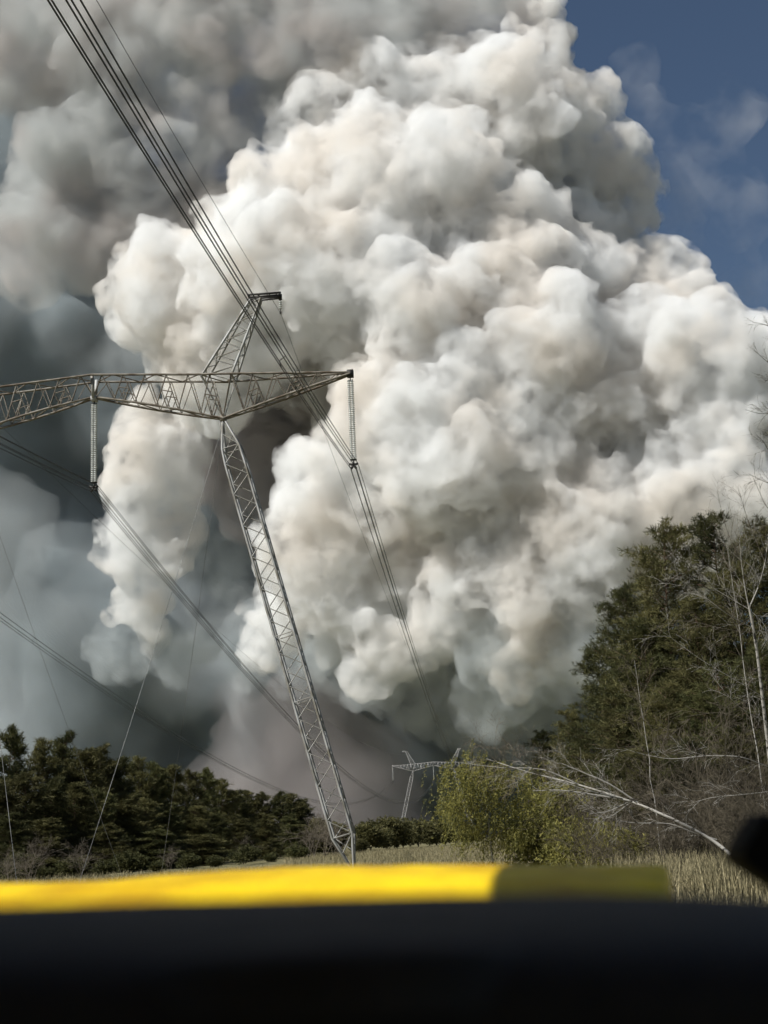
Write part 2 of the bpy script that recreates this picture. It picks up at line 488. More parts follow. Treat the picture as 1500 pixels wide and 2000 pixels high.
# ------------------------------------------------------------------ smoke
def smoke_mats(name, albedo, density, core, aniso=0.0, tint=None, grain=0.0, step=0.1, lo=0.38, hi=0.62, grain_hi=2.2, patch_col=None):
    """volume for the outer smoke and diffuse for the dense core; tint = browner core patches that put crevice shade into the colour, grain = size of the density clumps"""
    m, nt, out = new_mat(name + '_haze')
    N, L = nt.nodes, nt.links
    v = N.new('ShaderNodeVolumePrincipled')
    v.inputs['Color'].default_value = (*albedo, 1)
    v.inputs['Density'].default_value = density
    v.inputs['Anisotropy'].default_value = aniso
    L.new(v.outputs[0], out.inputs['Volume'])
    if grain:
        g = N.new('ShaderNodeTexCoord')
        nz = N.new('ShaderNodeTexNoise'); nz.inputs['Scale'].default_value = 1.0 / grain
        nz.inputs['Detail'].default_value = 3.0; nz.inputs['Roughness'].default_value = 0.65; nz.inputs['Distortion'].default_value = 0.0
        L.new(g.outputs['Object'], nz.inputs['Vector'])
        mr = N.new('ShaderNodeMapRange'); mr.inputs['From Min'].default_value = lo; mr.inputs['From Max'].default_value = hi
        mr.inputs['To Min'].default_value = 0.0; mr.inputs['To Max'].default_value = grain_hi * density
        L.new(nz.outputs['Fac'], mr.inputs['Value']); L.new(mr.outputs[0], v.inputs['Density'])
        m.cycles.volume_step_rate = step
        if patch_col:
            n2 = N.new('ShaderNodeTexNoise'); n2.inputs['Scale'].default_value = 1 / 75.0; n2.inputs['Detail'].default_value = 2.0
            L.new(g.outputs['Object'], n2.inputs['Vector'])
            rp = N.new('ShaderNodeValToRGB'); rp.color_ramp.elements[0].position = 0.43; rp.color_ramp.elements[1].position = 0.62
            rp.color_ramp.elements[0].color = (*albedo, 1); rp.color_ramp.elements[1].color = (*patch_col, 1)
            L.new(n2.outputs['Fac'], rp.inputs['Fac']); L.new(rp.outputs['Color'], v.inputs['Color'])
    c, nt, out = new_mat(name + '_core')
    N, L = nt.nodes, nt.links
    d = N.new('ShaderNodeBsdfDiffuse')
    d.inputs['Color'].default_value = (*core, 1)
    if tint:
        tc = N.new('ShaderNodeTexCoord'); nz = N.new('ShaderNodeTexNoise'); nz.inputs['Scale'].default_value = 1 / 70.0
        nz.inputs['Detail'].default_value = 4.0
        L.new(tc.outputs['Object'], nz.inputs['Vector'])
        rp = N.new('ShaderNodeValToRGB'); rp.color_ramp.elements[0].position = 0.42; rp.color_ramp.elements[1].position = 0.6
        rp.color_ramp.elements[0].color = (*core, 1); rp.color_ramp.elements[1].color = (*tint, 1)
        L.new(nz.outputs['Fac'], rp.inputs['Fac']); L.new(rp.outputs['Color'], d.inputs['Color'])
    L.new(d.outputs[0], out.inputs['Surface'])
    return m, c

def puffs(prim, depth, seed, n2=34, n3=9, f2=(0.28, 0.55), f3=(0.25, 0.5), jit=0.12):
    """big puffs given as (px, py, radius px, depth offset px), grown with two generations of smaller puffs"""
    r = np.random.default_rng(seed)
    k = depth / F_PX
    pts, rad = [], []
    for x, y, R, dz in prim:
        c = np.array(at(x, y, depth + dz * k)); R = R * k
        pts.append(c[None]); rad.append([R * 0.92])
        d = r.normal(size=(n2, 3)); d /= np.linalg.norm(d, axis=1)[:, None]
        d[:, 1] = -np.abs(d[:, 1]) * 1.0 + 0.25 * r.random(n2)
        d /= np.linalg.norm(d, axis=1)[:, None]
        r2 = R * r.uniform(*f2, n2)
        c2 = c + d * (R - r2 * 0.45)[:, None] * r.uniform(1 - jit, 1 + jit, n2)[:, None]
        pts.append(c2); rad.append(r2)
        if n3:
            e = r.normal(size=(n2, n3, 3)) + d[:, None] * 0.9; e /= np.linalg.norm(e, axis=2)[..., None]
            r3 = r2[:, None] * r.uniform(*f3, (n2, n3))
            c3 = c2[:, None] + e * (r2[:, None] - r3 * 0.3)[..., None]
            pts.append(c3.reshape(-1, 3)); rad.append(r3.ravel())
    return np.concatenate(pts), np.concatenate(rad)

def gn_surface(P, R, voxel, warp, warp_scale, disp, disp_scale, seed=0.0, remesh=0.0):
    """union of the puffs as one closed surface, torn up by noise"""
    me = bpy.data.meshes.new('tmp'); me.vertices.add(len(P))
    me.vertices.foreach_set('co', P.astype(np.float32).ravel())
    a = me.attributes.new('rad', 'FLOAT', 'POINT'); a.data.foreach_set('value', R.astype(np.float32))
    ob = bpy.data.objects.new('tmp', me); COL.objects.link(ob)
    nt = bpy.data.node_groups.new('smoke', 'GeometryNodeTree')
    nt.interface.new_socket('Geometry', in_out='INPUT', socket_type='NodeSocketGeometry')
    nt.interface.new_socket('Geometry', in_out='OUTPUT', socket_type='NodeSocketGeometry')
    N, L = nt.nodes, nt.links
    gi, go = N.new('NodeGroupInput'), N.new('NodeGroupOutput')
    at_ = N.new('GeometryNodeInputNamedAttribute'); at_.data_type = 'FLOAT'; at_.inputs['Name'].default_value = 'rad'
    mp = N.new('GeometryNodeMeshToPoints')
    L.new(gi.outputs[0], mp.inputs['Mesh']); L.new(at_.outputs[0], mp.inputs['Radius'])
    pv = N.new('GeometryNodePointsToVolume')
    if 'Resolution Mode' in pv.inputs: pv.inputs['Resolution Mode'].default_value = 'Size'
    else: pv.resolution_mode = 'VOXEL_SIZE'
    L.new(mp.outputs[0], pv.inputs['Points']); pv.inputs['Voxel Size'].default_value = voxel
    L.new(at_.outputs[0], pv.inputs['Radius']); pv.inputs['Density'].default_value = 1.0
    vm = N.new('GeometryNodeVolumeToMesh'); L.new(pv.outputs[0], vm.inputs['Volume']); vm.inputs['Threshold'].default_value = 0.1
    cur = vm.outputs[0]
    pos = N.new('GeometryNodeInputPosition')
    for amp, sc, along in ((warp, warp_scale, False), (disp, disp_scale, True)):
        if not amp: continue
        nz = N.new('ShaderNodeTexNoise'); nz.noise_dimensions = '4D'
        nz.inputs['W'].default_value = seed + (3.1 if along else 0)
        nz.inputs['Scale'].default_value = 1.0 / sc; nz.inputs['Detail'].default_value = 5.0; nz.inputs['Roughness'].default_value = 0.62
        L.new(pos.outputs[0], nz.inputs['Vector'])
        sub = N.new('ShaderNodeVectorMath'); sub.operation = 'SUBTRACT'; sub.inputs[1].default_value = (0.5, 0.5, 0.5)
        if along:
            L.new(nz.outputs['Fac'], sub.inputs[0])
            nm = N.new('GeometryNodeInputNormal')
            mu = N.new('ShaderNodeVectorMath'); mu.operation = 'MULTIPLY'
            L.new(sub.outputs[0], mu.inputs[0]); L.new(nm.outputs[0], mu.inputs[1]); src = mu.outputs[0]
        else:
            L.new(nz.outputs['Color'], sub.inputs[0]); src = sub.outputs[0]
        s = N.new('ShaderNodeVectorMath'); s.operation = 'SCALE'; s.inputs['Scale'].default_value = amp * 2.0
        L.new(src, s.inputs[0])
        sp = N.new('GeometryNodeSetPosition'); L.new(cur, sp.inputs['Geometry']); L.new(s.outputs[0], sp.inputs['Offset'])
        cur = sp.outputs[0]
    L.new(cur, go.inputs[0])
    md = ob.modifiers.new('gn', 'NODES'); md.node_group = nt
    if remesh:
        rm = ob.modifiers.new('remesh', 'REMESH'); rm.mode = 'VOXEL'; rm.voxel_size = remesh
    dg = bpy.context.evaluated_depsgraph_get(); dg.update()
    res = bpy.data.meshes.new_from_object(ob.evaluated_get(dg), depsgraph=dg)
    bpy.data.objects.remove(ob); bpy.data.meshes.remove(me); bpy.data.node_groups.remove(nt)
    res.materials.clear()
    res.polygons.foreach_set('use_smooth', np.ones(len(res.polygons), dtype=bool))
    return res

def smoke(name, label, prim, depth, seed, albedo, mfp, core_col, inset, voxel=2.4, warp=14, warp_scale=60, disp=3.0,
          disp_scale=14, aniso=0.0, core=True, tint=None, grain=0.0, step=0.1, lo=0.38, hi=0.62, grain_hi=2.2, patch_col=None, **kw):
    k = depth / F_PX
    P, R = puffs(prim, depth, seed, **kw)
    hm, cm = smoke_mats(name, albedo, 1.0 / mfp, core_col or (0.5, 0.5, 0.5), aniso, tint, grain, step, lo, hi, grain_hi, patch_col)
    hull = gn_surface(P, R, voxel, warp, warp_scale, disp, disp_scale, seed, voxel)
    hull.materials.append(hm); hull.name = name
    o = link(bpy.data.objects.new(name, hull))
    tag(o, label, 'smoke', kind='stuff')
    if core:
        Rc = R - inset
        ok = Rc > voxel * 2
        cme = gn_surface(P[ok], Rc[ok], voxel * 1.4, warp, warp_scale, 0, disp_scale, seed, voxel * 1.4)
        cme.materials.append(cm); cme.name = 'smoke_core'
        c = link(bpy.data.objects.new('smoke_core', cme), o)
    print('smoke', name, len(P), len(hull.polygons))
    return o

WHITE = [
 (1045,25,45,45),(1078,85,38,60),(760,240,115,0),(640,275,100,15),(880,230,115,0),(1000,240,125,-15),(1105,250,80,15),(1180,340,80,30),(1232,378,56,0),
 (1150,470,85,120),(1215,545,70,90),(1235,615,45,60),(590,400,105,-105),(720,370,110,-120),(840,360,110,-150),(950,430,95,-165),(1035,440,52,-180),
 (380,570,105,-60),(500,530,110,-135),(640,560,115,-180),(800,560,110,-195),(960,580,115,-225),(1085,540,80,-210),(1150,590,60,-195),
 (330,660,78,0),(450,690,110,-90),(600,690,90,45),(720,680,70,-135),(870,700,125,-270),(1030,690,105,-285),(1160,690,85,-255),
 (1320,745,105,-255),(1450,775,110,-240),(780,850,95,-315),(900,880,115,-330),(1040,850,105,-330),(1180,810,85,-300),
 (1370,850,95,-300),(1440,1000,100,-370),(1220,930,70,-285),(1290,920,90,-120),(640,960,72,-270),(745,990,85,-270),(850,990,80,-225),
 (900,1060,90,-280),(1010,1003,55,-385),(1085,1010,62,-400),(1195,1040,78,-400),(1320,1020,90,-385),
 (618,1080,70,-285),(690,1150,80,-285),(770,1110,70,-255),(900,1140,85,-340),(1050,1130,85,-380),(1150,1160,85,-400),
 (560,1190,55,-195),(520,1250,42,-165),(660,1230,50,-195),(752,1290,55,-330),(790,1220,60,-225),(1030,1230,70,-360),(1130,1230,75,-380),
 (960,1190,70,-300),(800,400,200,130),(1000,600,220,110),(1250,800,220,80),(900,900,220,40),(1150,1030,190,20),(720,1070,140,0),(1400,950,200,20),(560,560,180,120)]
LOBES = [(300,850,68,-30),(262,935,58,-30),(335,925,48,-10),(262,1050,60,-40),(325,1060,52,-20),(285,1195,50,-30)]
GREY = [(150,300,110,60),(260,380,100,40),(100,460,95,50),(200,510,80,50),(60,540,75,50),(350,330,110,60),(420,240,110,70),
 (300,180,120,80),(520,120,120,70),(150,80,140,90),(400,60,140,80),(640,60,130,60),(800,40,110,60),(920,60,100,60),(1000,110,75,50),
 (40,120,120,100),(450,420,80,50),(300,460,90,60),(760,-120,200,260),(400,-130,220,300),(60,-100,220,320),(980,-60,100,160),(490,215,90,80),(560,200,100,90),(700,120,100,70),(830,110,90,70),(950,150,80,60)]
PALE = [(-60,1100,150,100),(-10,1250,140,100),(10,1020,80,100),(-30,1400,160,80),(150,1400,110,120),(90,1290,100,100),(-100,950,100,100)]
MIST = [(640,1290,55,-220),(720,1335,55,-260),(805,1310,55,-250),(900,1230,65,-330),(1000,1265,75,-400),(1100,1285,80,-420),(960,1330,75,-330),(1180,1290,70,-420),(900,1330,80,-200),(1000,1350,95,-200),(1090,1330,80,-220),(870,1260,55,-200),(1060,1420,80,-180),(930,1420,70,-180),(820,1380,60,-180),(450,1200,60,-40),(500,1290,60,-40),(430,1110,55,-20),(360,1260,65,0),(590,1310,60,-60),(680,1320,50,-100),(240,1270,60,20)]
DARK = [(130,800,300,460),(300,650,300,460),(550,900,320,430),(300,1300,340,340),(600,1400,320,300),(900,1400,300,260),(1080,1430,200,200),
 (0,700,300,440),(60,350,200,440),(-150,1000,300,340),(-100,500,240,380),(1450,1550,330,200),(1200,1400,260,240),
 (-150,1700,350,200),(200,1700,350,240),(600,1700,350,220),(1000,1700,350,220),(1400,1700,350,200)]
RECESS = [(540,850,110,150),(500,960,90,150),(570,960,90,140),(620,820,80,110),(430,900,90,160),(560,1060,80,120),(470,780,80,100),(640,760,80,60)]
BROWN = [(600,1430,110,20),(700,1490,70,0),(740,1560,70,-10),(640,1560,120,0),(500,1520,120,30),(790,1610,45,-20),(480,1400,80,60),(600,1680,150,0),(720,1680,110,0)]
WISPS = [(1420,250,70,30),(1440,420,70,40),(1250,120,40,30),(1450,560,60,40),(1190,190,45,20),(1240,230,55,30),(1290,320,60,20),(1330,270,45,20),(1310,440,60,30),(1350,540,60,30),(1290,560,60,30),(1370,380,50,30),(1390,620,60,30)]
PD = 1400.0
smoke('smoke_plume', 'huge bright white billowing smoke plume filling the centre', WHITE + LOBES, PD, 3, (0.988, 0.9925, 0.9885), 24.0, (0.88, 0.88, 0.84), 58.0, voxel=2.0,
      tint=(0.60, 0.49, 0.38), patch_col=(0.964, 0.934, 0.892), grain=27.0, step=0.12, lo=0.38, hi=0.62, grain_hi=2.3, n2=14, n3=7, f2=(0.3, 0.9), f3=(0.12, 0.55), warp=30, warp_scale=90, disp=24, disp_scale=40)  # brown patches in core and volume put the crevice shade into the colour
smoke('grey_smoke', 'soft brownish grey smoke billows at upper left', GREY, PD, 5, (0.785, 0.80, 0.79), 45.0, None, 0, voxel=4, n2=20, n3=6, disp=20, disp_scale=45, warp=30, warp_scale=90,  # greyer albedo stands in for shade on the upper-left billows
      core=False, patch_col=(0.71, 0.675, 0.65), grain=50.0, step=0.22, lo=0.34, hi=0.66)
smoke('pale_smoke', 'pale bluish smoke low at the left edge', PALE, PD, 6, (0.81, 0.855, 0.87), 230.0, None, 0, voxel=5, n2=20, n3=0, disp=15, disp_scale=50, warp=40, warp_scale=100, core=False)
smoke('dark_smoke', 'dark blue grey smoke bank behind the white plume', DARK, PD + 60, 8, (0.55, 0.605, 0.63), 45.0, None, 0, voxel=7, n2=16, n3=0, disp=15, disp_scale=90, warp=45, warp_scale=180, core=False,  # dark albedo paints the bank as smoke lying in shade
      patch_col=(0.63, 0.665, 0.68), grain=90.0, step=0.4, lo=0.3, hi=0.7)
smoke('brown_smoke', 'low brownish grey smoke behind the far pylon', BROWN, PD - 60, 9, (0.605, 0.56, 0.56), 150.0, None, 0, voxel=5, n2=14, n3=0, disp=16, disp_scale=60, warp=60, warp_scale=120, core=False)
smoke('smoke_wisps', 'thin translucent smoke wisps drifting off right against the blue sky', WISPS, PD, 12, (0.9, 0.91, 0.92), 620.0, None, 0, voxel=4, n2=16, n3=3, disp=14, disp_scale=30, warp=45, warp_scale=70, core=False, grain=55.0, step=0.4, lo=0.42, hi=0.7, grain_hi=3.0)
smoke('shadowed_smoke', 'brown grey smoke in the hollow behind the pylon leg', RECESS, PD, 15, (0.71, 0.68, 0.665), 28.0, None, 0, voxel=4, n2=18, n3=4, disp=14, disp_scale=40, warp=30, warp_scale=80, core=False, grain=40.0, step=0.4)  # shade of the hollow is put into this darker brown albedo
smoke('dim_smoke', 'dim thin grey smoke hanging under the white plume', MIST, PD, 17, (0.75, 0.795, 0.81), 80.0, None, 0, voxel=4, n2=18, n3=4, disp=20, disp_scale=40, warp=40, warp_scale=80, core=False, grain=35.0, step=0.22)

# ------------------------------------------------------------------ vegetation
M_needle = noise_mat('pine_needles', (0.034, 0.040, 0.014), (0.12, 0.118, 0.045), scale=0.9, rough=0.7, detail=5, spec=0.2, transl=0.25, rand=0.25)
M_needle2 = noise_mat('pine_needles_olive', (0.045, 0.046, 0.016), (0.15, 0.138, 0.055), scale=0.8, rough=0.7, detail=5, spec=0.2, transl=0.25, rand=0.25)
M_bark = noise_mat('pine_bark', (0.07, 0.05, 0.035), (0.17, 0.11, 0.07), scale=6, rough=0.9, bump=0.5)
M_birch = noise_mat('birch_bark', (0.05, 0.046, 0.04), (0.36, 0.34, 0.30), scale=5, rough=0.8, ramp=(0.36, 0.44), detail=5)
M_twig = noise_mat('grey_brown_twigs', (0.10, 0.082, 0.06), (0.20, 0.17, 0.13), scale=3, rough=0.85)
M_dtwig = noise_mat('dark_brown_twigs', (0.055, 0.046, 0.030), (0.125, 0.105, 0.072), scale=3, rough=0.85, rand=0.25)
M_leaf = noise_mat('young_leaves', (0.095, 0.10, 0.032), (0.33, 0.30, 0.085), scale=3.5, rough=0.6, spec=0.2, transl=0.4)
M_leaf2 = noise_mat('olive_leaves', (0.07, 0.075, 0.025), (0.14, 0.135, 0.05), scale=1.2, rough=0.7, spec=0.2, transl=0.3, rand=0.2)
M_reed = noise_mat('dry_reeds', (0.10, 0.09, 0.045), (0.42, 0.36, 0.21), scale=9.0, rough=0.8, transl=0.25)

def rot_rand(r, n):
    q = r.normal(size=(n, 4)); q /= np.linalg.norm(q, axis=1)[:, None]
    w, x, y, z = q.T
    return np.stack([1 - 2 * (y * y + z * z), 2 * (x * y - z * w), 2 * (x * z + y * w), 2 * (x * y + z * w), 1 - 2 * (x * x + z * z), 2 * (y * z - x * w),
                     2 * (x * z - y * w), 2 * (y * z + x * w), 1 - 2 * (x * x + y * y)], 1).reshape(n, 3, 3)

def tuft_mesh(r, pos, dirs, size, blades, width):
    """needle tufts: thin triangles fanning out round a direction"""
    n = len(pos)
    d = dirs[:, None, :] * 0.75 + r.normal(size=(n, blades, 3)) * 0.55
    d /= np.linalg.norm(d, axis=2)[..., None]
    s = (np.asarray(size).reshape(-1, 1) * r.uniform(0.6, 1.15, (n, blades)))[..., None]
    side = np.cross(d, r.normal(size=(n, blades, 3))); side /= np.linalg.norm(side, axis=2)[..., None]
    b = pos[:, None, :] + r.normal(size=(n, blades, 3)) * 0.03
    w = s * width
    V = np.stack([b - side * w * 0.5, b + side * w * 0.5, b + d * s + side * w * 0.35, b + d * s - side * w * 0.35], 2).reshape(-1, 3)
    F = np.arange(len(V)).reshape(-1, 4)
    return V, F

def pine(height, radius, base, seed, nbr, tufts, size, blades, mat, width=0.16, spire=0.6, wob=1.0, zs_=0.28):
    """one pine at the origin: trunk > limbs, crown"""
    r = np.random.default_rng(seed)
    t = empty('pine_tree')
    zs = np.linspace(0, height * 0.985, 14)
    bend = np.cumsum(r.normal(size=(14, 2)) * 0.06 * wob, axis=0)
    TP = np.column_stack([bend, zs]); TP[0, :2] = 0
    m = MB(); m.tube(TP, np.linspace(height * 0.013, 0.015, 14), 8)
    trunk = m.build('trunk', M_bark, t, True)
    lim = MB(); P, D, S = [], [], []
    for i in range(nbr):
        u = (i + r.random()) / nbr
        z = base * height + (0.97 - base) * height * u
        q = (z / height - base) / (1 - base)
        prof = (math.sin(math.pi * min(1, (0.12 + 0.88 * q)) ** 0.85) ** 0.7) if spire < 0.2 else ((1 - q) ** spire) * min(1, 0.55 + q * 2.2)
        L = radius * max(0.08, prof) * r.uniform(0.6, 1.18)
        az = r.uniform(0, 2 * math.pi)
        up = -0.15 + 0.75 * q + r.normal() * 0.12
        o = np.array([np.interp(z, zs, TP[:, 0]), np.interp(z, zs, TP[:, 1]), z])
        d = np.array([math.cos(az), math.sin(az), up]); d /= np.linalg.norm(d)
        s = np.linspace(0, 1, 6)
        pts = o + d * (s * L)[:, None]; pts[:, 2] += 0.12 * L * s ** 2 + r.normal(size=6) * 0.03 * L * s
        pts[:, :2] += r.normal(size=(6, 2)) * 0.05 * L * s[:, None]
        lim.tube(pts, np.linspace(0.02 + L * 0.012, 0.008, 6), 4)
        k = max(3, int(tufts * L / radius))
        ss = r.uniform(0.18, 1.0, k) ** 0.7
        c = np.stack([np.interp(ss, s, pts[:, j]) for j in range(3)], 1)
        spread = r.normal(size=(k, 3)) * np.array([1, 1, zs_]) * (0.22 * L * (1.15 - 0.55 * ss))[:, None]
        c = c + spread
        P.append(c); dd = d * 0.6 + spread / (np.linalg.norm(spread, axis=1)[:, None] + .1) + np.array([0, 0, 0.5])
        D.append(dd / np.linalg.norm(dd, axis=1)[:, None]); S.append(size * r.uniform(0.75, 1.25, k))
    # leader
    k = max(6, tufts // 3); c = np.column_stack([r.normal(size=(k, 2)) * 0.12, height * r.uniform(0.93, 1.0, k)]); c[:, :2] += TP[-1, :2]
    P.append(c); D.append(np.tile([0, 0, 1.0], (k, 1))); S.append(np.full(k, size * 0.8))
    lim.build('limbs', M_bark, trunk)
    V, F = tuft_mesh(r, np.concatenate(P), np.concatenate(D), np.concatenate(S), blades, width)
    np_mesh('crown', V, F, mat, t)
    return t

def copy_tree(o, parent=None):
    c = o.copy(); COL.objects.link(c)
    if parent is not None:
        c.parent = parent; c.matrix_parent_inverse = Matrix()
    for ch in o.children:
        copy_tree(ch, c)
    return c

def place(proto, used, loc, sc, rz, label, cat='tree', group=None):
    o = proto if proto.name not in used else copy_tree(proto)
    used.add(proto.name)
    o.location = loc; o.scale = sc if hasattr(sc, '__len__') else (sc, sc, sc); o.rotation_euler = (0, 0, rz)
    tag(o, label, cat, group)
    return o

def top_height(px, py, d):
    return at(px, py, d / (CAM_F.y)).z   # height of the point seen at that pixel, d metres away

used = set()
ORD = ['leftmost', 'second', 'third', 'fourth', 'fifth', 'sixth', 'seventh', 'eighth', 'ninth', 'tenth', 'eleventh', 'twelfth', 'thirteenth', 'fourteenth', 'fifteenth', 'sixteenth', 'seventeenth', 'eighteenth', 'nineteenth', 'twentieth']
def nth(i, tail): return ORD[i] + (' from the left ' if i else ' ') + tail
# --- tall pines at the right, near
near_pines = [pine(20, 4.7, 0.05, 31 + i, 130, 92, 0.33, 9, M_needle if i % 2 else M_needle2, width=0.095, spire=0.45) for i in range(4)]
NP = [(1290,1018,86,1.0,'tall pine with a twin peak standing left of the bare birch'),(1385,1000,90,1.0,'tallest pine on the right, behind the bare birch'),
 (1490,1015,92,1.0,'tall pine at the right edge behind the birch twigs'),(1213,1135,92,0.95,'pine with a slender top on the left shoulder of the tall pines'),
 (1440,1095,82,1.0,'broad pine below the tallest one at the right edge'),(1165,1262,96,0.95,'middle sized pine stepping down left of the tall pines'),
 (1108,1385,100,0.9,'small pine at the lower left end of the tall pines'),(1262,1205,84,0.95,'pine in front of the twin peaked pine'),
 (1345,1165,80,1.0,'pine in the middle of the right stand, in front'),(1060,1425,106,0.9,'lowest pine behind the yellow green tree'),
 (1200,1360,84,0.9,'short dense pine low in the right stand'),(1480,1250,76,0.95,'dark pine low at the right edge behind the birch trunk'),
 (1300,1330,76,1.0,'dense low pine in front, right of the short dense one'),(1400,1290,74,1.0,'dense low pine left of the white birch trunk'),(1130,1470,88,1.0,'lowest dense pine above the leaning birch'),
 (1180,1490,66,1.1,'young green pine in front, left of the others behind the leaning birch'),(1265,1455,64,1.1,'young green pine right behind the middle of the leaning birch'),(1345,1440,63,1.1,'young green pine above the root end of the leaning birch'),(1440,1430,62,1.1,'young green pine in front of the white birch foot')]
for i, (px, py, d, wf, lb) in enumerate(NP):
    h = top_height(px, py, d); s = h / 20
    p = at(px, py, d / CAM_F.y); g = Vector((p.x, p.y, 0))
    place(near_pines[i % 4], used, g, (s * wf * 0.65 + 0.35 * wf, s * wf * 0.65 + 0.35 * wf, s), rnd.uniform(0, 6.28), lb, 'tree', 'tall pines at the right')

# --- pine forest edge at the left
far_pines = [pine(14, 3.5, 0.03, 61 + i, 100, 66, 0.46, 7, M_needle if i % 2 else M_needle2, width=0.11, spire=0.44, wob=0.8, zs_=0.34) for i in range(5)]
LP = [(-30,1440,150),(25,1420,158),(85,1443,162),(130,1434,168),(165,1465,165),(197,1458,175),(232,1482,178),(268,1478,186),(300,1492,190),(332,1496,198),
 (368,1506,205),(402,1502,216),(436,1522,225),(460,1545,240),(485,1545,250),(512,1548,250),(545,1548,255),(570,1550,260),(590,1562,262),
 (-10,1520,142),(50,1510,146),(105,1520,150),(150,1530,155),(190,1545,160),(240,1550,165),(285,1560,172),(330,1570,180),(375,1575,188),(415,1580,198),(470,1600,215),(520,1590,225),(565,1595,235),(585,1610,245),
 (20,1590,138),(90,1600,140),(210,1610,148),(310,1620,160),(400,1630,175)]
for i, (px, py, d) in enumerate(LP):
    h = top_height(px, py, d); p = at(px, py, d / CAM_F.y)
    w = rnd.uniform(0.95, 1.3) * (1.0 if h > 9 else 0.85)
    top = i < 19
    lb = {1: 'tallest pine of the left forest edge, rising near the left border', 18: 'last pine at the right end of the left forest edge'}.get(
        i, 'dark pine, ' + nth(i, 'along the skyline of the left forest') if top else
        ('lower dark pine, ' + nth(i - 19, 'in the middle row of the left forest') if i < 33 else 'short dark pine, ' + nth(i - 33, 'in the front row of the left forest')))
    place(far_pines[i % 5], used, (p.x, p.y, 0), (w, w, h / 14), rnd.uniform(0, 6.28), lb, 'tree', 'pines of the left forest edge' if top else 'front row pines of the left forest')

# --- leafy trees and shrubs far in the middle
def bushy(height, radius, seed, n, size, mat, name='bushy_tree', blades=5, stems=5):
    r = np.random.default_rng(seed)
    t = empty(name)
    m = MB()
    for k in range(stems):
        a = r.uniform(0, 6.28); s = np.linspace(0, 1, 6); R = radius * r.uniform(0.2, 0.7)
        P = np.column_stack([np.cos(a) * R * s ** 1.3, np.sin(a) * R * s ** 1.3, height * 0.85 * s]); P[1:] += r.normal(size=(5, 3)) * 0.06
        m.tube(P, np.linspace(height * .012, .01, 6), 5)
    m.build('trunk', M_twig, t)
    c = r.normal(size=(14, 3)); c /= np.linalg.norm(c, axis=1)[:, None]
    c = c * np.array([radius * .55, radius * .55, height * .3]) + np.array([0, 0, height * .55])
    k = r.integers(0, 14, n); q = r.normal(size=(n, 3)); q /= np.linalg.norm(q, axis=1)[:, None]
    P = c[k] + q * (r.random(n) ** 0.45)[:, None] * np.array([radius * .5, radius * .5, height * .26])
    P[:, 2] = np.clip(P[:, 2], 0.15, None)
    V, F = tuft_mesh(r, P, q, size * r.uniform(.7, 1.3, n), blades, 0.3)
    np_mesh('crown', V, F, mat, t)
    return t
bus = [bushy(7, 4.4, 91 + i, 2200, 0.55, M_needle2) for i in range(3)]
FB_ = [(722,1606,300),(752,1600,320),(785,1604,335),(815,1598,350),(850,1604,370),(888,1606,390),(922,1618,410),(700,1640,270),(960,1640,430),(1000,1640,400),(640,1612,260),(612,1600,255)]
for i, (px, py, d) in enumerate(FB_):
    h = top_height(px, py, d); p = at(px, py, d / CAM_F.y); w = h / 7 * rnd.uniform(1.2, 1.6)
    lb = 'olive bushy tree, ' + nth(i, 'in the far row below the distant pylon') if i < 7 else {7: 'low olive bush right of the near pylon foot', 8: 'low far bush just left of the white trunk of the young tree', 9: 'low far bush behind the yellow green tree', 10: 'olive bush just left of the near pylon foot', 11: 'olive bush at the right end of the left forest'}[i]
    place(bus[i % 3], used, (p.x, p.y, 0), (w, w, h / 7), rnd.uniform(0, 6.28), lb, 'tree', 'bushy trees in the far row' if i < 7 else 'bushes near the pylon foot' if i in (7, 10, 11) else 'low bushes behind the yellow green tree')
dk = [bushy(4, 3.2, 191 + i, 900, 0.42, M_needle, 'undergrowth_bush', 6, 9) for i in range(2)]
DK = [(-20,1655,128),(30,1660,126),(85,1655,130),(140,1660,132),(200,1650,134),(255,1660,138),(310,1650,142),(365,1655,150),(420,1650,160),(475,1648,170),(530,1645,182),(580,1640,195)]
DKL = ['at the left border', 'beside the pale bare shrub', 'third from the left border', 'under the crossing guy wires', 'right of the crossing guy wires', 'left of the middle', 'in the middle', 'right of the middle',
       'fifth from the right end', 'fourth from the right end', 'third from the right end', 'at the right end']
for i, (px, py, d) in enumerate(DK):
    h = max(1.2, top_height(px, py, d) * (0.5, 0.9, 0.4, 0.7)[i % 4]); p = at(px, py, d / CAM_F.y)
    place(dk[i % 2], used, (p.x, p.y, 0), (h / 4 * 1.2, h / 4 * 1.2, h / 4), rnd.uniform(0, 6.28), 'dark low bush along the left forest foot, ' + DKL[i], 'bush', 'dark bushes at the forest foot')

